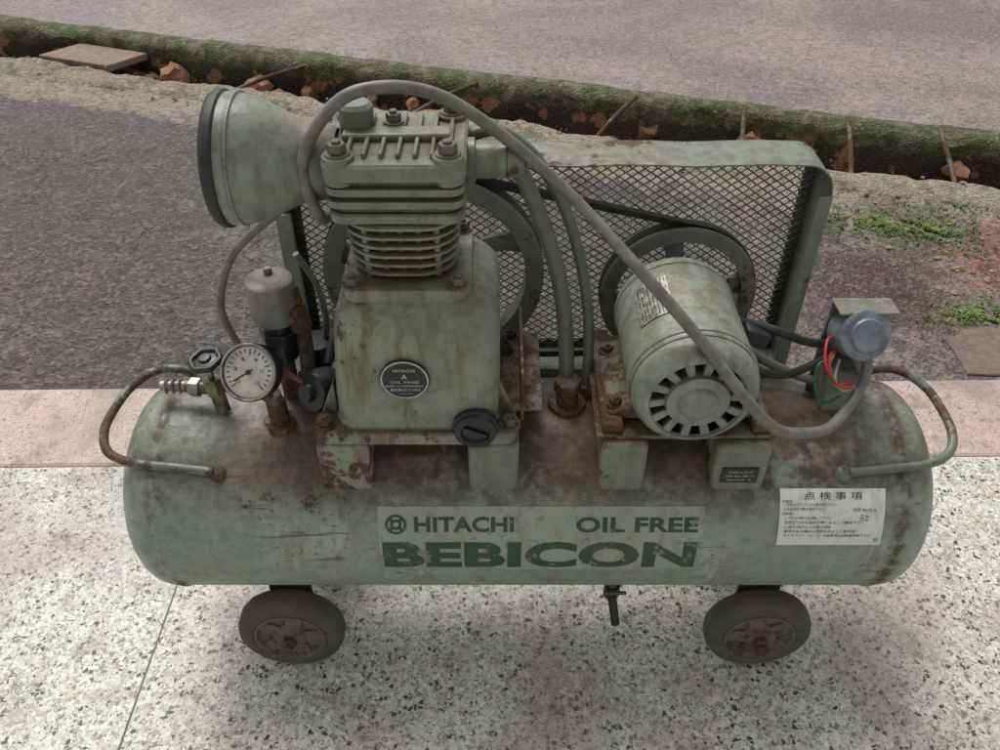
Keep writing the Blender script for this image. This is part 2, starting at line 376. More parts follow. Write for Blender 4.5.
# head
hx,hy=-.103,.014
loft('cylinder_head_base',[(.694,hx,hy,.132,.124,.014),(.696,hx,hy,.136,.128,.016),(.704,hx,hy,.136,.128,.016),(.706,hx,hy,.132,.124,.015)],M_head)
loft('cylinder_head_core',[(.70,hx,hy,.124,.117,.012),(.742,hx,hy,.124,.117,.012)],M_head)
for k in range(2):
    z=.712+k*.0135
    loft('head_fin',[(z,hx,hy,.130,.123,.012),(z+.001,hx,hy,.137,.130,.014),(z+.008,hx,hy,.137,.130,.014),(z+.009,hx,hy,.130,.123,.012)],M_head)
loft('head_cover',[(.7405,hx,hy,.134,.127,.014),(.742,hx,hy,.140,.132,.016),(.756,hx,hy,.140,.132,.016),(.759,hx,hy,.134,.126,.014)],M_head)
for k in range(7):
    x=hx-.045+k*.0165
    box('head_top_rib',(x-.0022,hy-.05,.756),(x+.0022,hy+.05,.7645),M_head,.0015)
box('head_top_bridge',(hx-.055,hy-.012,.757),(hx+.055,hy+.012,.7665),M_head,.003)
for x in (-.053,.053):
    for y in (-.050,.050):
        cyl('head_bolt_boss',(hx+x,hy+y,.735),(hx+x,hy+y,.764),.0155,M_head)
        bolt((hx+x,hy+y,.764),(0,0,1),.0095,.0095,M_bolt)
cyl('center_bolt_boss',(hx-.005,hy+.018,.75),(hx-.005,hy+.018,.767),.012,M_head); bolt((hx-.005,hy+.018,.767),(0,0,1),.008,.008)
cyl('intake_plug',(hx-.042,hy+.016,.75),(hx-.042,hy+.016,.789),.018,M_head,r2=.0175,bevel=.004)
# discharge port
cyl('discharge_port',(-.036,.018,.732),(.010,.018,.732),.0185,M_head,bevel=.004)
lathe('port_flange',(-.036,.018,.732),(1,0,0),[(0,.023),(.01,.023),(.011,.021),(.011,.018)],M_head)
lathe('port_end',(.008,.018,.732),(1,-.05,0),[(0,.0185),(.012,.0175),(.018,.014),(.02,.008),(.02,0)],M_rusty)
cyl('elbow_nut',(-.018,.022,.722),(-.002,.05,.716),.013,M_bolt,seg=6,smooth=20)
tube('discharge_pipe',[(.0,.018,.735),(.018,.022,.722),(.034,.027,.686),(.054,.032,.63),(.070,.034,.57),(.079,.028,.51),(.083,.014,.45),(.084,.006,.41)],.0095,M_tube)
tube('unloader_pipe',[(-.034,.055,.742),(-.005,.056,.748),(.022,.052,.735),(.045,.050,.71),(.070,.050,.665),(.089,.050,.61),(.103,.046,.55),(.110,.038,.49),(.110,.024,.43),(.109,.016,.405)],.0068,M_tube)
cyl('check_valve_nut',(.084,.0,.432),(.084,.0,.450),.017,M_iron,seg=6,smooth=20)
cyl('check_valve',(.084,.0,.402),(.084,.0,.436),.014,M_iron)
cyl('check_valve_base',(.084,.0,.400),(.084,.0,.415),.024,M_iron)
cyl('unloader_nut',(.109,.018,.403),(.109,.02,.425),.010,M_iron,seg=6,smooth=20)

# air filter silencer
FX=-.283
lathe('intake_filter',(FX,.012,.736),(1,0,-.03),[(0,0),(0,.060),(.001,.0655),(.010,.0665),(.020,.0655),(.034,.0630),(.048,.058),(.062,.051),(.074,.045),(.086,.041),(.098,.039),(.110,.037),(.118,.034)],M_filter,64,smooth=60)
lathe('filter_rim',(FX-.003,.012,.736),(1,0,-.03),[(-.004,0),(-.004,.058),(-.001,.0665),(.004,.0695),(.010,.0690),(.012,.0668),(.012,.064)],M_black,64)
lathe('filter_seam',(FX+.019,.012,.736),(1,0,-.03),[(0,.0645),(.001,.0672),(.003,.0672),(.004,.064)],M_filter,64)

# main conduit hose
tube('conduit_hose',[(-.150,.085,.64),(-.172,.07,.655),(-.186,.02,.665),(-.187,-.02,.690),(-.194,-.025,.745),(-.172,-.01,.787),(-.136,.0,.811),(-.078,.012,.808),(-.022,.010,.781),(.062,.0,.713),(.1435,-.06,.648),(.206,-.100,.590),(.262,-.134,.530),(.300,-.130,.490),(.336,-.110,.465),(.38,-.083,.446),(.412,-.052,.450),(.436,-.024,.470),(.437,-.012,.492)],.0064,M_hose)
tube('pilot_hose',[(-.19,.06,.68),(-.225,.05,.675),(-.25,.042,.656),(-.285,.04,.628),(-.312,.04,.598),(-.333,.04,.55),(-.336,.038,.515),(-.318,.03,.468),(-.29,.02,.447)],.0048,M_hose)

# ---------------------------------------------------------------- pulleys, belt, guard
PY=.160
def pulley(name,x,z,R,hw,spokes,mat,rim=.022,curve=0,ph=0):
    e=bpy.data.objects.new(name,None); COL.objects.link(e); e.parent=ROOT
    lathe('rim',(x,PY,z),(0,1,0),[(-hw,R-rim),(-hw,R-.002),(-hw+.002,R),(-hw+.005,R),(-hw+.009,R-.010),(hw-.009,R-.010),(hw-.005,R),(hw-.002,R),(hw,R-.002),(hw,R-rim),(-hw,R-rim)],mat,80,parent=e)
    lathe('hub',(x,PY,z),(0,1,0),[(-hw-.006,0),(-hw-.006,.024),(-hw-.004,.027),(hw,.028),(hw,0)],mat,32,parent=e)
    for k in range(spokes):
        a=rad(360/spokes*k+ph); bm=bmesh.new(); prev=None; n=8
        for i in range(n+1):
            f=i/n; rr=.02+(R-rim-.016)*f; aa=a+curve*math.sin(f*math.pi)*.5
            c=Vector((x+rr*math.cos(aa),PY,z+rr*math.sin(aa))); q=Vector((-math.sin(aa),0,math.cos(aa)))*(.015-.004*math.sin(f*math.pi))
            ring=[bm.verts.new(c+q*sx+Vector((0,sy*.007,0))) for sx,sy in ((-1,-.6),(0,-1),(1,-.6),(1,.6),(0,1),(-1,.6))]
            if prev:
                for j in range(6): bm.faces.new((prev[j],prev[(j+1)%6],ring[(j+1)%6],ring[j]))
            prev=ring
        add('spoke',fin(bm,'spoke'),mat,e,smooth=60)
pulley('flywheel',-.088,.505,.146,.016,5,M_pulley,.024,.35,20)
pulley('motor_pulley',.240,.472,.105,.014,4,M_pulley,.02,0,10)
cyl('crank_shaft',(-.088,.08,.505),(-.088,.19,.505),.014,M_bolt)
cyl('motor_shaft',(.22,.08,.503),(.235,.165,.48),.012,M_bolt)
def belt(c1,r1,c2,r2,y,w=.010,th=.009):
    d=Vector((c2[0]-c1[0],c2[1]-c1[1])); D=d.length; de=math.atan2(d.y,d.x); be=math.acos((r1-r2)/D)
    path=[]
    for i in range(49):
        a=de+be+(2*math.pi-2*be)*i/48; path.append((Vector(c1),r1,a))
    for i in range(33):
        a=de-be+2*be*i/32; path.append((Vector(c2),r2,a))
    bm=bmesh.new(); R=[]
    for c,r,a in path:
        n=Vector((math.cos(a),math.sin(a)))
        R.append([bm.verts.new(((c+n*(r+o)).x,y+s,(c+n*(r+o)).y)) for o,s in ((0,-w*.35),(th,-w/2),(th,w/2),(0,w*.35))])
    for i in range(len(R)):
        A=R[i];B=R[(i+1)%len(R)]
        for j in range(4): bm.faces.new((A[j],A[(j+1)%4],B[(j+1)%4],B[j]))
    add('drive_belt',fin(bm,'belt'),M_black,bevel=0)
belt((-.088,.505),.138,(.240,.472),.097,PY)

G=bpy.data.objects.new('belt_guard',None); COL.objects.link(G); G.parent=ROOT
GX0,GX1,GZ0,GZ1=-.283,.410,.335,.664; GYb=.215
def outline():
    pts=[]
    def arc(cx,cz,r,a0,a1,n=10):
        for i in range(n+1):
            a=rad(a0+(a1-a0)*i/n); pts.append((cx+r*math.cos(a),cz+r*math.sin(a)))
    arc(GX0+.015,GZ0+.015,.015,270,180); arc(GX0+.10,GZ1-.10,.10,180,90)
    for k in range(1,12): pts.append((GX0+.10+(GX1-.038-GX0-.10)*k/12,GZ1+.0014*math.sin(k*1.9)))
    arc(GX1-.038,GZ1-.038,.038,90,0); arc(GX1-.01,GZ0+.01,.01,0,-90,4)
    return pts
O=outline()
def strip(name,pts,y0,y1,th,mat,closed=True):
    bm=bmesh.new(); n=len(pts); R=[]
    for i in range(n):
        p=Vector(pts[i]); a=Vector(pts[i-1]); b=Vector(pts[(i+1)%n]); t=(b-a).normalized(); nn=Vector((-t.y,t.x))
        q=p-nn*th
        R.append([bm.verts.new((p.x,y0,p.y)),bm.verts.new((p.x,y1,p.y)),bm.verts.new((q.x,y1,q.y)),bm.verts.new((q.x,y0,q.y))])
    for i in range(n):
        A=R[i];B=R[(i+1)%n]
        for j in range(4): bm.faces.new((A[j],A[(j+1)%4],B[(j+1)%4],B[j]))
    return add(name,fin(bm,name),mat,G,35)
strip('guard_side_band',O,.147,GYb,.002,M_guard)
bm=bmesh.new(); n=len(O); A=[];B=[]
cen=Vector(((GX0+GX1)/2,(GZ0+GZ1)/2))
for i,p in enumerate(O):
    p=Vector(p); a=Vector(O[i-1]); b=Vector(O[(i+1)%n]); t=(b-a).normalized(); nn=Vector((-t.y,t.x))
    if nn.dot(cen-p)<0: nn=-nn
    A.append(bm.verts.new((p.x,GYb+.001,p.y))); q=p+nn*.016; B.append(bm.verts.new((q.x,GYb+.001,q.y)))
for i in range(n): bm.faces.new((A[i],A[(i+1)%n],B[(i+1)%n],B[i]))
o=add('guard_back_flange',fin(bm,'fl'),M_guard,G,0); md=o.modifiers.new('s','SOLIDIFY'); md.thickness=.002
def clip(p,d,poly):
    t0,t1=-10,10; n=len(poly); c=Vector((0,0))
    for q in poly: c+=Vector(q)
    c/=n
    for i in range(n):
        a=Vector(poly[i]); b=Vector(poly[(i+1)%n]); e=b-a
        if e.length<1e-6: continue
        nn=Vector((e.y,-e.x)); 
        if nn.dot(c-a)<0: nn=-nn
        den=nn.dot(d); num=nn.dot(a-p)
        if abs(den)<1e-9:
            if num>0: return None
            continue
        t=num/den
        if den>0: t0=max(t0,t)
        else: t1=min(t1,t)
    return (t0,t1) if t1>t0 else None
bm=bmesh.new(); W,H=.0165,.0115
sh=[(GX0,GZ0),(GX0,GZ1-.06),(GX0+.06,GZ1),(GX1-.02,GZ1),(GX1,GZ1-.02),(GX1,GZ0)]
for sg in (1,-1):
    d=Vector((W,sg*H)).normalized(); nn=Vector((-d.y,d.x))
    k=-80
    while k<140:
        p=Vector((GX0+k*W,GZ0)); r=clip(p,d,sh); k+=1
        if not r: continue
        a=p+d*(r[0]+.002); b=p+d*(r[1]-.002); h=.00095; y=GYb-.003-(.0012 if sg>0 else 0)
        vs=[bm.verts.new((q.x+nn.x*h*s,y+yy,q.y+nn.y*h*s)) for q in (a,b) for s in (-1,1) for yy in (0,.0012)]
        a0,a1,a2,a3,b0,b1,b2,b3=vs
        for f in ((a0,a2,b2,b0),(a1,b1,b3,a3),(a0,b0,b1,a1),(a2,a3,b3,b2)): bm.faces.new(f)
add('expanded_mesh',fin(bm,'mesh'),M_mesh,G,0)
box('guard_stay',(-.255,.06,.40),(-.235,.21,.406),M_rusty,.001,parent=G)
box('guard_stay',(.33,.06,.40),(.35,.21,.406),M_rusty,.001,parent=G)
box('guard_cross_bar',(GX0,.140,.330),(GX1,.1465,.352),M_guard,.001,parent=G)
box('guard_post',(-.2815,.1400,.352),(-.262,.1465,.60),M_guard,.001,parent=G)
box('guard_post',(.392,.1400,.352),(.4095,.1465,.625),M_guard,.001,parent=G)

# ---------------------------------------------------------------- motor
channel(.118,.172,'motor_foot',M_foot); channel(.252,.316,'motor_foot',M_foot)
box('motor_slide_plate',(.112,-.092,.4375),(.318,.10,.443),M_rusty,.0015)
box('slide_rail',(.118,-.088,.4435),(.142,.096,.456),M_iron,.002)
box('slide_rail',(.292,-.088,.4435),(.314,.096,.456),M_iron,.002)
mx,mz=.215,.511; MR=.0715; MY=-.082
lathe('motor_shell',(mx,MY,mz),(0,1,0),[(0,.060),(0,MR-.001),(.002,MR),(.006,MR),(.007,MR+.0015),(.012,MR+.0015),(.013,MR),(.139,MR),(.140,MR+.0015),(.145,MR+.0015),(.146,MR),(.154,MR-.001),(.164,MR-.008),(.170,.05),(.172,0)],M_motor,96)
lathe('end_bell',(mx,MY,mz),(0,-1,0),[(0,MR-.002),(.008,MR-.001),(.018,MR-.005),(.026,MR-.013),(.028,MR-.018),(.024,MR-.020)],M_motor,96)
lathe('end_bell_recess',(mx,MY-.010,mz),(0,-1,0),[(0,0),(0,.058)],M_blackpl,48)
lathe('bearing_cap',(mx,MY-.005,mz),(0,-1,0),[(0,.036),(.018,.036),(.024,.034),(.025,.029),(.026,.026),(.026,.022),(.029,.020),(.031,.014),(.031,0)],M_motor,48)
for k in range(14):
    a=rad(360/14*k+5); d=Vector((math.cos(a),0,math.sin(a))); q=Vector((-d.z,0,d.x)); c=Vector((mx,0,mz)); bm=bmesh.new(); vs=[]
    for rr,yy,hw in ((.032,MY-.0245,.0042),(.056,MY-.0265,.0058)):
        for sg in (-1,1):
            for yb in (yy,MY-.013): vs.append(bm.verts.new(c+d*rr+q*hw*sg+Vector((0,yb,0))))
    a0,a1,a2,a3,b0,b1,b2,b3=vs
    for f in ((a0,a2,b2,b0),(a0,b0,b1,a1),(a2,a3,b3,b2)): bm.faces.new(f)
    add('vent_bar',fin(bm,'vb'),M_motor,bevel=.0015)
for sx in (-1,1):
    bm=bmesh.new()
    pts=[(mx+sx*.05,.474),(mx+sx*.090,.457),(mx+sx*.090,.4515),(mx+sx*.02,.4465)]
    A=[bm.verts.new((p[0],-.07,p[1])) for p in pts]; B=[bm.verts.new((p[0],.06,p[1])) for p in pts]
    bm.faces.new(A); bm.faces.new(B)
    for i in range(4): bm.faces.new((A[i],A[(i+1)%4],B[(i+1)%4],B[i]))
    add('motor_mount_foot',fin(bm,'mf'),M_rusty,bevel=.002)
    for y in (-.055,.045): bolt((mx+sx*.080,y,.460),(0,0,1),.0075,.007,M_iron)
bm=bmesh.new(); g=[]
for i in range(2):
    row=[]
    for j in range(11):
        a=rad(108+34*j/10); row.append(bm.verts.new((mx+(MR+.0012)*math.cos(a),-.035+.07*i,mz+(MR+.0012)*math.sin(a))))
    g.append(row)
for j in range(10): bm.faces.new((g[0][j],g[0][j+1],g[1][j+1],g[1][j]))
add('motor_nameplate',fin(bm,'np'),M_plate)
bm=bmesh.new()
for r_ in range(9):
    aa=110+3.4*r_
    y=-.032; 
    while y<.03:
        L=random.uniform(.003,.009); 
        if random.random()<.75:
            vs=[bm.verts.new((mx+(MR+.0018)*math.cos(rad(A_)),Y_,mz+(MR+.0018)*math.sin(rad(A_)))) for A_,Y_ in ((aa,y),(aa,min(y+L,.033)),(aa+.9,min(y+L,.033)),(aa+.9,y))]
            bm.faces.new(vs)
        y+=L+.0015
add('nameplate_print',fin(bm,'npp'),M_print,smooth=0)
box('mount_nameplate',(.262,-.1052,.378),(.305,-.1035,.402),M_blackpl,.0005)
for k,(s,w) in enumerate((('TYPE 0.75OP',.03),('SER No 38214',.034),('kg/cm2  7',.028))): flattext('mount_plate_text',s,(.2835,-.1056,.3965-.0065*k),w,.0030,M_platew)
# ---------------------------------------------------------------- fittings left
gc=Vector((-.287,-.05,.504)); gd=Vector((-.12,-.80,.60)).normalized()
lathe('pressure_gauge_case',gc-gd*.022,gd,[(0,0),(0,.030),(.003,.0325),(.020,.0325),(.022,.0345),(.026,.0345),(.027,.033),(.027,.0300),(.0245,.0295)],M_navy,56)
lathe('gauge_bezel',gc-gd*.022,gd,[(.0262,.0338),(.0282,.0328),(.0282,.0308),(.026,.0300)],M_steel,56)
lathe('gauge_dial',gc-gd*.022,gd,[(.0243,0),(.0243,.0305)],M_dial,48)
_,u_,w_=frame(gd)
up=w_ if w_.z>0 else -w_; rt=u_ if u_.x>0 else -u_
def dialquad(a,r0,r1,hw,mat,nm,off=.0002):
    d=rt*math.cos(a)+up*math.sin(a); q=-rt*math.sin(a)+up*math.cos(a); c=gc+gd*(.0025+off); bm=bmesh.new()
    bm.faces.new([bm.verts.new(c+d*r+q*s*hw) for r,s in ((r0,-1),(r1,-1),(r1,1),(r0,1))]); me=bpy.data.meshes.new(nm); bm.to_mesh(me); bm.free(); add(nm,me,mat,smooth=0)
for k in range(21): dialquad(rad(225-270*k/20),.020 if k%5==0 else .0225,.0265,.0006,M_print,'gauge_tick')
dialquad(rad(215),-.006,.021,.0009,M_print,'gauge_needle',.0012)
cyl('needle_hub',gc+gd*.0022,gc+gd*.005,.003,M_print)
for k in range(6):
    a=rad(225-270*k/5); c=gc+gd*.0028+(rt*math.cos(a)+up*math.sin(a))*.0165
    bm=textmesh(str(k*3),.0045,.004,0)
    for v in bm.verts: v.co=c+rt*(v.co.x-.00225)+up*(v.co.y-.002)
    me=bpy.data.meshes.new('gauge_number'); bm.to_mesh(me); bm.free(); add('gauge_number',me,M_print,smooth=0)
cyl('gauge_stem',gc-gd*.012+Vector((0,0,-.03)),(-.272,-.03,.44),.007,M_brass)
cyl('gauge_nut',(-.273,-.032,.455),(-.272,-.03,.44),.011,M_bolt,seg=6,smooth=20)
cyl('gauge_elbow',(-.272,-.03,.397),(-.272,-.03,.442),.012,M_rusty)
cyl('tank_fitting',(-.272,-.03,.395),(-.272,-.03,.412),.02,M_rusty,seg=6)
lathe('pilot_valve_cap',(-.266,.02,.528),(0,0,1),[(0,0),(0,.022),(.004,.027),(.050,.0285),(.056,.027),(.0585,.022),(.059,0)],M_cup,48)
cyl('cap_nipple',(-.268,.03,.585),(-.268,.03,.594),.005,M_cup)
cyl('pilot_valve_body',(-.266,.02,.47),(-.266,.02,.53),.018,M_navy,bevel=.003)
cyl('pilot_valve_hex',(-.266,.02,.500),(-.266,.02,.516),.024,M_blackpl,seg=6,smooth=20)
cyl('relief_arm',(-.266,.02,.485),(-.30,-.01,.485),.012,M_navy)
tube('pipe_elbow',[(-.244,.02,.575),(-.24,.022,.54),(-.238,.022,.50),(-.238,.015,.45),(-.238,.01,.405)],.0095,M_iron)
cyl('elbow_collar',(-.244,.02,.55),(-.239,.022,.515),.014,M_iron)
cyl('elbow_collar',(-.238,.016,.45),(-.238,.012,.425),.014,M_iron)
cyl('valve_base_pipe',(-.266,.02,.40),(-.266,.02,.475),.011,M_iron)
lathe('pressure_switch',(-.205,-.02,.458),(-.55,-.75,.35),[(0,0),(0,.024),(.028,.026),(.034,.024),(.036,.018),(.036,.012),(.043,.010),(.043,0)],M_blackpl,40)
cyl('switch_neck',(-.205,-.01,.455),(-.2,.01,.40),.012,M_iron)
tube('red_capillary',[(-.262,-.02,.49),(-.25,-.03,.485),(-.235,-.035,.478),(-.225,-.04,.47)],.0035,plain('red_brown_tube',(.14,.05,.03),.5))
cyl('switch_block',(-.232,.055,.41),(-.232,.055,.47),.022,M_blackpl)
tube('black_cable',[(-.21,.0,.475),(-.20,.04,.50),(-.19,.07,.485),(-.17,.1,.45)],.005,M_black)
tube('copper_loop',[(-.238,.05,.60),(-.222,.06,.55),(-.218,.06,.50),(-.225,.06,.45),(-.225,.05,.41)],.004,M_tube)
cyl('valve_body',(-.345,-.012,.395),(-.352,-.004,.438),.009,M_brass)
cyl('valve_nut',(-.345,-.012,.398),(-.346,-.011,.408),.014,M_brass,seg=6,smooth=20)
cyl('valve_bonnet',(-.352,-.004,.432),(-.355,.0,.452),.013,M_brass,seg=6,smooth=20)
cyl('valve_stem',(-.355,.0,.45),(-.358,.004,.482),.004,M_steel)
HW=Vector((-.358,.004,.478)); hwd=Vector((-.1,-.1,1)).normalized(); _,hu,hw_=frame(hwd)
bm=bmesh.new(); ring=[]
for i in range(48):
    a=2*math.pi*i/48; R_=.0175+.0010*math.cos(6*a)
    cen_=HW+(hu*math.cos(a)+hw_*math.sin(a))*R_; rr=[]
    for j in range(8):
        bb=2*math.pi*j/8; rr.append(bm.verts.new(cen_+(hu*math.cos(a)+hw_*math.sin(a))*math.cos(bb)*.0042+hwd*math.sin(bb)*.0042))
    ring.append(rr)
for i in range(48):
    for j in range(8): bm.faces.new((ring[i][j],ring[(i+1)%48][j],ring[(i+1)%48][(j+1)%8],ring[i][(j+1)%8]))
add('handwheel_rim',fin(bm,'hwr'),M_blackpl,smooth=80)
lathe('handwheel_hub',HW-hwd*.003,hwd,[(0,.0160),(.003,.0160),(.0045,.008),(.008,.0065),(.0085,0)],M_blackpl,24)
cyl('outlet_pipe',(-.354,-.002,.437),(-.392,.004,.436),.008,M_brass)
cyl('outlet_hex',(-.372,.001,.4365),(-.386,.003,.436),.012,M_steel,seg=6,smooth=20)
cyl('hose_barb',(-.39,.004,.436),(-.425,.008,.434),.0075,M_steel,r2=.006)
for k in range(3): cyl('barb_ring',(-.397-.009*k,.005,.4355),(-.401-.009*k,.005,.4355),.010,M_steel,r2=.007)

# ---------------------------------------------------------------- capacitor box right
box('terminal_bracket',(.395,.03,.40),(.465,.034,.545),M_guard,.001)
box('terminal_bracket_lip',(.395,.002,.5455),(.465,.034,.549),M_guard,.001)
box('terminal_bracket_foot',(.385,-.03,.402),(.445,.03,.407),M_rusty,.001)
box('terminal_post',(.40,-.012,.407),(.436,.028,.47),M_guard,.003)
lathe('capacitor_can',(.424,.026,.506),(.06,-.76,.42),[(0,0),(0,.028),(.004,.030),(.034,.030),(.038,.031),(.041,.030),(.044,.025),(.044,0)],M_cap,48)
lathe('capacitor_lid',(.424,.026,.506),(.06,-.76,.42),[(.0442,.021),(.047,.019),(.047,0)],M_cap,40)
tube('red_wire',[(.403,.0,.495),(.390,-.015,.500),(.387,-.035,.488),(.400,-.038,.475),(.42,-.028,.470)],.0018,M_red)
tube('red_wire',[(.402,.01,.510),(.386,-.005,.515),(.380,-.03,.500),(.392,-.045,.482),(.418,-.036,.468)],.0018,M_red)
tube('yellow_wire',[(.402,.0,.490),(.390,-.02,.487),(.395,-.04,.475),(.415,-.034,.466)],.0016,M_yel)
tube('green_wire',[(.40,.0,.483),(.382,-.01,.48),(.380,-.025,.457),(.395,-.03,.440),(.415,-.02,.44)],.0018,M_grn)
tube('white_wire',[(.41,.0,.482),(.40,-.025,.472),(.408,-.036,.464),(.424,-.030,.464)],.0018,M_wht)
tube('black_cable',[(.275,.03,.52),(.30,.03,.515),(.335,.02,.51),(.37,.02,.495),(.40,.02,.49)],.0055,M_black)
tube('black_cable',[(.28,.0,.50),(.31,-.01,.475),(.345,-.005,.462),(.38,.005,.468),(.40,.01,.48)],.005,M_black)
box('cable_connector',(.292,.008,.495),(.325,.034,.515),M_black,.003,rot=Matrix.Rotation(rad(20),3,'Y'))
tube('grey_lead',[(.285,.06,.49),(.32,.05,.455),(.36,.04,.435),(.40,.02,.43)],.006,M_tube)

# ================================================================ setting
DX=Vector((.9525,-.3048)); DN=Vector((.3048,.9525))
def sn(s,n): p=DX*s+DN*n; return p.x,p.y
GZ=-.10
def terr(name,base_stops,scale,matrix,edge=.10,joint=None,rough=.35,grime=.5,thr=.30,amb=0):
    m,nt,b=newmat(name); t=NT(nt); p=t.pos()
    nz=t.n('ShaderNodeTexNoise'); t.l(p,nz.inputs['Vector']); nz.inputs['Scale'].default_value=scale*1.3; nz.inputs['Detail'].default_value=1
    v=t.n('ShaderNodeVectorMath',operation='SCALE'); t.l(nz.outputs['Color'],v.inputs[0]); v.inputs['Scale'].default_value=1.1/scale
    a=t.n('ShaderNodeVectorMath',operation='ADD'); t.l(p,a.inputs[0]); t.l(v.outputs[0],a.inputs[1])
    def layer(sc,thr):
        vo=t.n('ShaderNodeTexVoronoi'); t.l(a.outputs[0],vo.inputs['Vector']); vo.inputs['Scale'].default_value=sc
        ve=t.n('ShaderNodeTexVoronoi',feature='DISTANCE_TO_EDGE'); t.l(a.outputs[0],ve.inputs['Vector']); ve.inputs['Scale'].default_value=sc
        r=t.n('ShaderNodeSeparateColor'); t.l(vo.outputs['Color'],r.inputs[0])
        return r.outputs[0],r.outputs[1],t.mapr(ve.outputs['Distance'],thr,thr+.05)
    r1,r1b,e1=layer(scale,edge); r2,r2b,e2=layer(scale*2.1,.06)
    chip=t.ramp(r1,base_stops,'CONSTANT')
    small=t.ramp(r2,base_stops,'CONSTANT')
    c=t.mix(t.math('MULTIPLY',e2,.85),matrix,small)
    present=t.math('MULTIPLY',e1,t.math('GREATER_THAN',r1b,thr))
    c=t.mix(present,c,chip)
    g=t.noise(p,2.6,4,.66,.4); g2=t.noise(p,14,4,.7)
    c=t.mix(t.math('MULTIPLY',t.mapr(g,.44,.68),grime),c,(.22,.185,.15))
    c=t.mix(t.math('MULTIPLY',t.mapr(g2,.52,.70),grime*.75),c,(.15,.125,.10))
    if joint is not None:
        x,y,z=t.sep(p)
        wob=t.math('MULTIPLY',t.noise(p,40,2),.002)
        jx=t.math('ABSOLUTE',t.math('SUBTRACT',t.math('ADD',x,wob),joint))
        jx2=t.math('ABSOLUTE',t.math('SUBTRACT',x,joint+1.5)); jx3=t.math('ABSOLUTE',t.math('SUBTRACT',x,joint-1.5)); jy=t.math('ABSOLUTE',t.math('ADD',y,1.2))
        mn=t.math('MINIMUM',t.math('MINIMUM',jx,jx2),t.math('MINIMUM',jx3,jy))
        c=t.mix(t.math('SUBTRACT',1,t.mapr(mn,.0010,.0024)),c,(.05,.042,.035))
    t.l(c,b.inputs['Base Color'])
    t.l(t.math('ADD',t.math('MULTIPLY',g2,.35),rough),b.inputs['Roughness'])
    return m
M_terr=terr('terrazzo',[(0,(.70,.67,.615)),(.34,(.54,.51,.455)),(.52,(.37,.345,.30)),(.66,(.20,.185,.16)),(.77,(.040,.037,.034)),(.90,(.42,.32,.22)),(.95,(.78,.76,.72))],140,(.56,.53,.475),joint=-.516,grime=.55,rough=.30)
M_pink=terr('pink_granite',[(0,(.53,.385,.345)),(.40,(.42,.30,.268)),(.66,(.60,.49,.45)),(.80,(.32,.225,.20)),(.93,(.14,.11,.10))],200,(.52,.40,.36),joint=None,grime=.75,rough=.38)
k=.0155
def slab(name,y0,y1,z0,z1,mat,x0=-30,x1=30,bevel=.004):
    bm=bmesh.new(); vs=[]
    for z in (z0,z1):
        for x,y in ((x0,y0),(x1,y0),(x1,y1),(x0,y1)):
            yy=y+ (k*x*1.0 if y>0 else 0); vs.append(bm.verts.new((x,yy,z)))
    f=[(0,1,2,3),(4,5,6,7),(0,1,5,4),(1,2,6,5),(2,3,7,6),(3,0,4,7)]
    for q in f: bm.faces.new([vs[i] for i in q])
    return add(name,fin(bm,name),mat,None,0,bevel)
slab('terrazzo_floor',-30,.295,-.3,0,M_terr,bevel=.002)
slab('granite_edging',.2975,.520,-.3,-.0015,M_pink,bevel=.008)

def aggregate(t,p,scale):
    vo=t.n('ShaderNodeTexVoronoi'); t.l(p,vo.inputs['Vector']); vo.inputs['Scale'].default_value=scale
    r=t.n('ShaderNodeSeparateColor'); t.l(vo.outputs['Color'],r.inputs[0]); return r.outputs[0],vo.outputs['Distance']
m,nt,b=newmat('forecourt_asphalt'); t=NT(nt); p=t.pos(); x,y,z=t.sep(p)
nn=t.math('ADD',t.math('MULTIPLY',x,.3048),t.math('MULTIPLY',y,.9525))
w=t.noise(p,2.2,4,.65,.5); f1=t.noise(p,26,4,.8); w2=t.noise(p,6,4,.72,.5)
ag,agd=aggregate(t,p,110)
dark=t.mix(t.mapr(w2,.35,.65),(.056,.046,.043),(.125,.104,.096)); light=t.mix(t.mapr(w2,.35,.65),(.12,.088,.082),(.24,.185,.17))
c=t.mix(t.mapr(t.math('ADD',x,t.math('MULTIPLY',t.math('SUBTRACT',w,.5),1.6)),.25,.85),dark,light)
c=t.mix(t.math('MULTIPLY',t.mapr(w,.54,.62),.5),c,(.17,.14,.128))
sandm=t.mapr(t.math('ADD',nn,t.math('MULTIPLY',t.math('SUBTRACT',w2,.5),.5)),1.60,1.68)
sand=t.mix(f1,(.22,.18,.13),(.36,.31,.24)); c=t.mix(sandm,c,sand)
def blob(cx_,cy_,r0,r1,amp=.6):
    q=t.n('ShaderNodeVectorMath',operation='DISTANCE'); t.l(p,q.inputs[0]); q.inputs[1].default_value=(cx_,cy_,GZ)
    return t.math('SUBTRACT',1,t.mapr(t.math('ADD',q.outputs['Value'],t.math('MULTIPLY',t.math('SUBTRACT',w2,.5),amp)),r0,r1))
c=t.mix(blob(.98,1.02,.10,.30),c,(.085,.050,.045))
c=t.mix(blob(1.42,1.12,.14,.30),c,t.mix(f1,(.34,.12,.07),(.16,.08,.06)))
c=t.mix(t.math('MULTIPLY',blob(1.18,1.33,.10,.26),.85),c,t.mix(f1,(.05,.075,.025),(.13,.10,.07)))
c=t.mix(t.math('MULTIPLY',blob(.93,1.30,.03,.12),.8),c,(.06,.05,.045))
c=t.mix(t.math('MULTIPLY',blob(1.17,.90,.05,.16,.3),.8),c,t.mix(f1,(.06,.085,.03),(.17,.12,.085)))
c=t.mix(t.math('MULTIPLY',t.mapr(ag,.62,1.0),.36),c,(.31,.265,.24))
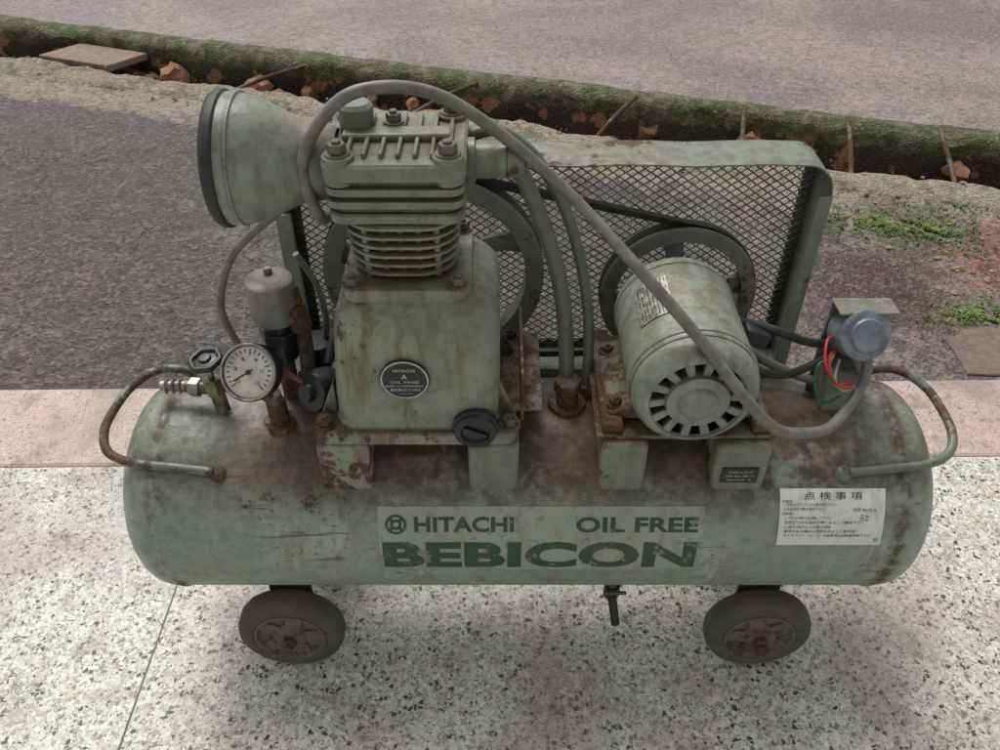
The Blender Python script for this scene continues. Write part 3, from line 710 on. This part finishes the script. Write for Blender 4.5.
c=t.mix(t.math('MULTIPLY',t.math('SUBTRACT',1,t.mapr(ag,.0,.35)),.6),c,(.022,.02,.02))
c=t.mix(t.math('MULTIPLY',t.mapr(f1,.47,.66),.6),c,(.032,.028,.026))
vo=t.n('ShaderNodeTexVoronoi',feature='DISTANCE_TO_EDGE'); wv=t.n('ShaderNodeTexNoise'); t.l(p,wv.inputs['Vector']); wv.inputs['Scale'].default_value=5
va=t.n('ShaderNodeVectorMath',operation='SCALE'); t.l(wv.outputs['Color'],va.inputs[0]); va.inputs['Scale'].default_value=.35
vb=t.n('ShaderNodeVectorMath',operation='ADD'); t.l(p,vb.inputs[0]); t.l(va.outputs[0],vb.inputs[1]); t.l(vb.outputs[0],vo.inputs['Vector']); vo.inputs['Scale'].default_value=1.6
cr=t.math('MULTIPLY',t.math('SUBTRACT',1,t.mapr(vo.outputs['Distance'],.0,.012)),t.mapr(w,.45,.6))
c=t.mix(t.math('MULTIPLY',cr,.8),c,(.02,.018,.015))
t.l(c,b.inputs['Base Color']); t.l(t.math('ADD',t.math('MULTIPLY',t.mapr(w2,.35,.65),.4),.45),b.inputs['Roughness']); b.inputs['Specular IOR Level'].default_value=.28
t.bump(t.math('ADD',t.noise(p,45,2,.7),t.math('MULTIPLY',agd,.7)),.9,.008,b)
M_asph=m
def sheet(name,s0,s1,n0,n1,z,mat,ns=2,nn_=2):
    bm=bmesh.new(); Gd=[[bm.verts.new((*sn(s0+(s1-s0)*i/ns,n0+(n1-n0)*j/nn_),z)) for j in range(nn_+1)] for i in range(ns+1)]
    for i in range(ns):
        for j in range(nn_): bm.faces.new((Gd[i][j],Gd[i+1][j],Gd[i+1][j+1],Gd[i][j+1]))
    return add(name,fin(bm,name),mat,None,0)
sheet('pavement',-300,300,-300,1.82,GZ,M_asph)
m,nt,b=newmat('road_surface'); t=NT(nt); p=t.pos()
w=t.noise(p,1.1,4,.68,.8); f1=t.noise(p,20,4,.8); ag,agd=aggregate(t,p,95)
c=t.mix(t.mapr(w,.35,.65),(.175,.134,.124),(.30,.242,.224)); c=t.mix(t.math('MULTIPLY',t.mapr(f1,.45,.66),.48),c,(.105,.082,.075))
c=t.mix(t.math('MULTIPLY',t.mapr(ag,.6,1.0),.34),c,(.42,.37,.34)); c=t.mix(t.math('MULTIPLY',t.math('SUBTRACT',1,t.mapr(ag,0,.35)),.48),c,(.06,.05,.046))
t.l(c,b.inputs['Base Color']); t.l(t.math('ADD',t.math('MULTIPLY',w,.5),.36),b.inputs['Roughness']); b.inputs['Specular IOR Level'].default_value=.32
t.bump(t.math('ADD',t.noise(p,40,2,.7),t.math('MULTIPLY',agd,.5)),.9,.007,b)
sheet('road',-300,300,2.385,300,GZ+.004,m)
# ditch
m,nt,b=newmat('ditch_concrete'); t=NT(nt); p=t.pos(); x,y,z=t.sep(p)
nn=t.math('ADD',t.math('MULTIPLY',x,.3048),t.math('MULTIPLY',y,.9525))
w=t.noise(p,7,4,.7,.3); f=t.noise(p,45,4,.75); f2=t.noise(p,230,1,.7); w3=t.noise(p,15,4,.7,.4)
nw=t.math('ADD',nn,t.math('MULTIPLY',t.math('SUBTRACT',w3,.5),.05))
sand=t.mix(t.mapr(f,.3,.7),(.22,.182,.128),(.46,.40,.315)); sand=t.mix(t.mapr(w,.52,.64),sand,(.18,.15,.11)); sand=t.mix(t.math('MULTIPLY',t.mapr(w3,.55,.65),.5),sand,(.10,.09,.055))
shaded_earth=t.mix(w,(.022,.018,.012),(.085,.055,.035)); shaded_earth=t.mix(t.mapr(t.noise(p,10,4,.6),.54,.58),shaded_earth,(.40,.19,.10))  # earth tone darkened to paint in the recess shade; orange patches are laterite
moss=t.mix(t.mapr(f,.3,.7),(.032,.040,.010),(.13,.14,.05)); moss=t.mix(t.mapr(w3,.49,.60),moss,(.21,.18,.125))
c=t.mix(t.mapr(nw,1.955,1.975),sand,shaded_earth); c=t.mix(t.math('MULTIPLY',t.mapr(nw,2.20,2.22),t.mapr(z,-.16,-.12)),c,moss)
c=t.mix(t.ramp(f2,[(.3,.6),(.5,0)]),c,(.03,.025,.015)); c=t.mix(t.ramp(f2,[(.55,0),(.75,.35)]),c,(.38,.34,.27))
t.l(c,b.inputs['Base Color']); b.inputs['Roughness'].default_value=.85; t.bump(t.math('ADD',t.noise(p,15,3,.75),t.noise(p,90,2,.7)),1.0,.018,b)
M_ditch=m
P=[(1.79,-.112,.010),(1.81,-.096,.010),(1.86,-.091,.006),(1.91,-.089,.006),(1.94,-.092,.022),(1.960,-.106,.04),(1.965,-.16,.03),(1.97,-.24,.03),(1.98,-.34,.03),(2.0,-.42,.02),(2.10,-.44,.03),(2.20,-.42,.03),(2.250,-.34,.03),(2.255,-.26,.03),(2.257,-.19,.03),(2.26,-.14,.02),(2.262,-.104,.016),(2.278,-.084,.012),(2.31,-.076,.008),(2.36,-.078,.010),(2.38,-.090,.012),(2.395,-.106,.006)]
st=[-300,-60,-20,-10]+[ -6+.02*i for i in range(600)]+[10,20,60,300]
bm=bmesh.new(); R=[]
for s in st:
    row=[]
    for i,(n_,z_,a_) in enumerate(P):
        if abs(s)>6.5: dn=dz=0
        else:
            q=Vector((s*3.1,n_*9,z_*9)); dn=noise.noise(q)*a_*1.3+noise.noise(q*4)*a_*1.0; dz=noise.noise(q*1.7+Vector((9,9,9)))*a_*.8+noise.noise(q*7)*a_*.5
            if i in (0,21): dz=-abs(dz)*.3
        row.append(bm.verts.new((*sn(s,n_+dn),z_+dz)))
    R.append(row)
for A,B in zip(R,R[1:]):
    for j in range(len(P)-1): bm.faces.new((A[j],B[j],B[j+1],A[j+1]))
add('drainage_ditch',fin(bm,'ditch'),M_ditch,None,60)
M_stone=paint('laterite_stone',(.42,.21,.115),rust=.3,rough=.9,dust=.3,rustcol=((.20,.16,.11),(.08,.06,.04)),stain=.3,ao=False)
M_gstone=paint('broken_concrete',(.34,.26,.22),rust=.3,rough=.9,dust=.3,rustcol=((.22,.16,.12),(.12,.09,.07)),ao=False)
def rocks(name,items,mat):
    bm=bmesh.new()
    for (x,y,z,r,fl) in items:
        rr=bmesh.ops.create_icosphere(bm,subdivisions=2,radius=1); off=Vector((random.random()*50,random.random()*50,0)); M=Matrix.Rotation(random.random()*6,3,'Z')
        for v in rr['verts']:
            q=v.co*(1+.55*noise.noise(v.co*1.3+off)+.35*noise.noise(v.co*3+off)); q=Vector((q.x*r*1.3,q.y*r,q.z*r*fl)); v.co=M@q+Vector((x,y,z))
    return add(name,fin(bm,name),mat,None,25)
it=[]
for i in range(80):
    s=random.uniform(-3.2,2.2); n_=random.choice([random.uniform(2.2,2.25),random.uniform(2.19,2.25),random.uniform(2.05,2.2)]); r=random.uniform(.018,.06)
    it.append((*sn(s,n_),random.uniform(-.34,-.17) if n_>2.17 else -.40,r,.9))
rocks('laterite_rubble',it,M_stone)
it=[]
for i in range(110):
    x=1.34+random.gauss(0,.14); y=1.12+random.gauss(0,.17); it.append((x,y,GZ+.002,random.uniform(.002,.012)*random.random()**.5,.6))
for i in range(120): it.append((random.uniform(-2,2),random.uniform(.6,1.4),GZ,random.uniform(.001,.0035),.7))
for i in range(90): it.append((*sn(random.uniform(-3,2),random.uniform(1.75,1.96)),-.092,random.uniform(.002,.009),.6))
rocks('gravel',it,M_gstone)
def brokenslab(name,pts,z0,z1,mat):
    bm=bmesh.new(); A=[];B=[]
    for x,y in pts:
        A.append(bm.verts.new((x,y,z0))); B.append(bm.verts.new((x,y,z1)))
    n=len(pts); bm.faces.new(B)
    for i in range(n): bm.faces.new((A[i],A[(i+1)%n],B[(i+1)%n],B[i]))
    return add(name,fin(bm,name),mat,None,0,.003)
M_slab=paint('concrete_paving',(.21,.165,.155),rust=.45,rough=.8,dust=.5,rustcol=((.20,.155,.14),(.11,.09,.08)),ao=False)
def jag(a,b,n,amp):
    a=Vector(a);b=Vector(b); d=(b-a); q=Vector((-d.y,d.x)).normalized()
    return [tuple(a+d*i/n+q*random.uniform(-amp,amp)) for i in range(n)]
brokenslab('paving_slab',jag((1.06,.66),(3,.54),22,.006)+jag((3,.54),(3,.78),3,.01)+jag((3,.78),(1.18,.85),24,.010)+jag((1.18,.85),(1.06,.80),5,.008)+jag((1.06,.8),(1.06,.66),5,.006),GZ-.02,GZ+.006,M_slab)
brokenslab('paving_slab',jag((1.30,.93),(3.2,.86),22,.010)+jag((3.2,.86),(3,1.0),3,.01)+jag((3,1.0),(1.36,1.04),22,.012)+jag((1.36,1.04),(1.30,.93),5,.01),GZ-.02,GZ+.006,M_slab)
M_cover=paint('cover_concrete',(.30,.20,.17),rust=.45,rough=.8,dust=.4,rustcol=((.20,.155,.14),(.11,.09,.08)),ao=False)
def orient_slab(name,c,L,W,T,ang,tilt,mat):
    M=Matrix.Rotation(rad(ang),3,'Z')@Matrix.Rotation(rad(tilt),3,'X')
    return box(name,Vector(c)-Vector((L,W,T))/2,Vector(c)+Vector((L,W,T))/2,mat,.006,rot=M,parent=None,smooth=0)
x_,y_=sn(-2.50,2.14); orient_slab('ditch_cover_slab',(x_,y_,-.125),.36,.24,.03,-21,-6,M_cover)
for i,(s,da,z0,z1) in enumerate(((-.98,.16,-.12,-.09),(-.30,.10,-.14,-.07),(.22,-.03,-.18,-.06),(.58,-.04,-.17,-.05),(.92,-.08,-.2,-.06),(1.32,-.10,-.16,-.07),(-1.75,.2,-.13,-.1))):
    a=sn(s,1.96); b_=sn(s+da,2.27)
    tube('steel_rebar',[(*a,z0),((a[0]+b_[0])/2,(a[1]+b_[1])/2,(z0+z1)/2+.01),(*b_,z1)],.008,M_iron,parent=None)
# grass
M_grass,nt,b=newmat('grass'); t=NT(nt); v=t.noise(t.pos(),14,3); t.l(t.mix(t.mapr(v,.3,.7),(.05,.10,.015),(.21,.28,.06)),b.inputs['Base Color']); b.inputs['Roughness'].default_value=.6
bm=bmesh.new()
def tuft(x,y,z,n,sp,h):
    for i in range(n):
        a=random.random()*6.28; r=abs(random.gauss(0,sp)); px=x+r*math.cos(a)*1.7; py=y+r*math.sin(a)
        if noise.noise(Vector((px*30,py*30,3)))<-.06: continue
        b2=random.random()*6.28; L=h*random.uniform(.3,1.1); w=L*.10+.0009; lean=random.uniform(.5,1.2)*L
        d=Vector((math.cos(b2),math.sin(b2),0)); q=Vector((-d.y,d.x,0))*w; p0=Vector((px,py,z))
        p1=p0+d*lean*.4+Vector((0,0,L*.5)); p2=p0+d*lean+Vector((0,0,L*.6))
        A,B,C,D,E=[bm.verts.new(v) for v in (p0-q,p0+q,p1+q,p1-q,p2)]; bm.faces.new((A,B,C,D)); bm.faces.new((D,C,E))
for x,y,n,sp,h in ((1.12,1.34,1000,.065,.016),(1.24,1.30,800,.05,.018),(1.00,1.36,500,.06,.012),(1.18,.90,500,.032,.016),(1.11,.885,300,.03,.013),(1.25,.905,340,.022,.019),(1.34,1.44,300,.06,.014),(1.35,.89,180,.02,.017),(1.04,1.15,80,.06,.006),(1.28,1.18,160,.05,.012)):
    tuft(x,y,GZ,n,sp,h)
for i in range(300):
    s=random.uniform(-3,2.2); X,Y=sn(s,random.choice([2.26,2.29,2.25,1.93,2.36])); tuft(X,Y,-.084,6,.015,.008)
me=bpy.data.meshes.new('grass'); bm.to_mesh(me); bm.free(); add('grass',me,M_grass,None,0)
bm=bmesh.new()
for i in range(34):
    x=random.uniform(-.9,.9); y=random.uniform(-.4,.45); r=random.uniform(.001,.003); a=random.random()*6
    vs=[bm.verts.new((x+r*math.cos(a+q)*(1+.4*math.sin(3*q)),y+r*.6*math.sin(a+q),.0008+random.random()*.0008)) for q in (0,1.2,2.3,3.5,4.6)]
    bm.faces.new(vs)
me=bpy.data.meshes.new('litter'); bm.to_mesh(me); bm.free(); add('dirt_crumbs',me,M_iron,None,0)

# ---------------------------------------------------------------- light, world, camera
W=bpy.data.worlds.new('World'); scene.world=W; W.use_nodes=True; nt=W.node_tree; bg=nt.nodes['Background']
sky=nt.nodes.new('ShaderNodeTexSky'); sky.sky_type='NISHITA'; sky.sun_disc=False; sky.sun_elevation=rad(58); sky.sun_rotation=rad(-25); sky.air_density=1; sky.dust_density=4; sky.ozone_density=1
hs=nt.nodes.new('ShaderNodeHueSaturation'); hs.inputs['Saturation'].default_value=.12
nt.links.new(sky.outputs[0],hs.inputs['Color']); nt.links.new(hs.outputs[0],bg.inputs[0]); bg.inputs[1].default_value=.15
L=bpy.data.lights.new('sun','SUN'); L.energy=1.5; L.angle=rad(32); L.color=(1,.97,.92); lo=bpy.data.objects.new('sun',L); COL.objects.link(lo)
el=rad(58); az=rad(-25)
d=Vector((math.sin(az)*math.cos(el),math.cos(az)*math.cos(el),math.sin(el)))
lo.rotation_euler=d.to_track_quat('Z','Y').to_euler()
cam=bpy.data.cameras.new('camera'); co=bpy.data.objects.new('camera',cam); COL.objects.link(co); scene.camera=co
co.location=(0,-.781,1.113); co.rotation_euler=(rad(50),0,0); cam.sensor_width=36; cam.lens=29.9; cam.clip_start=.02; cam.clip_end=1000
scene.view_settings.view_transform='Standard'; scene.view_settings.look='None'; scene.view_settings.exposure=0
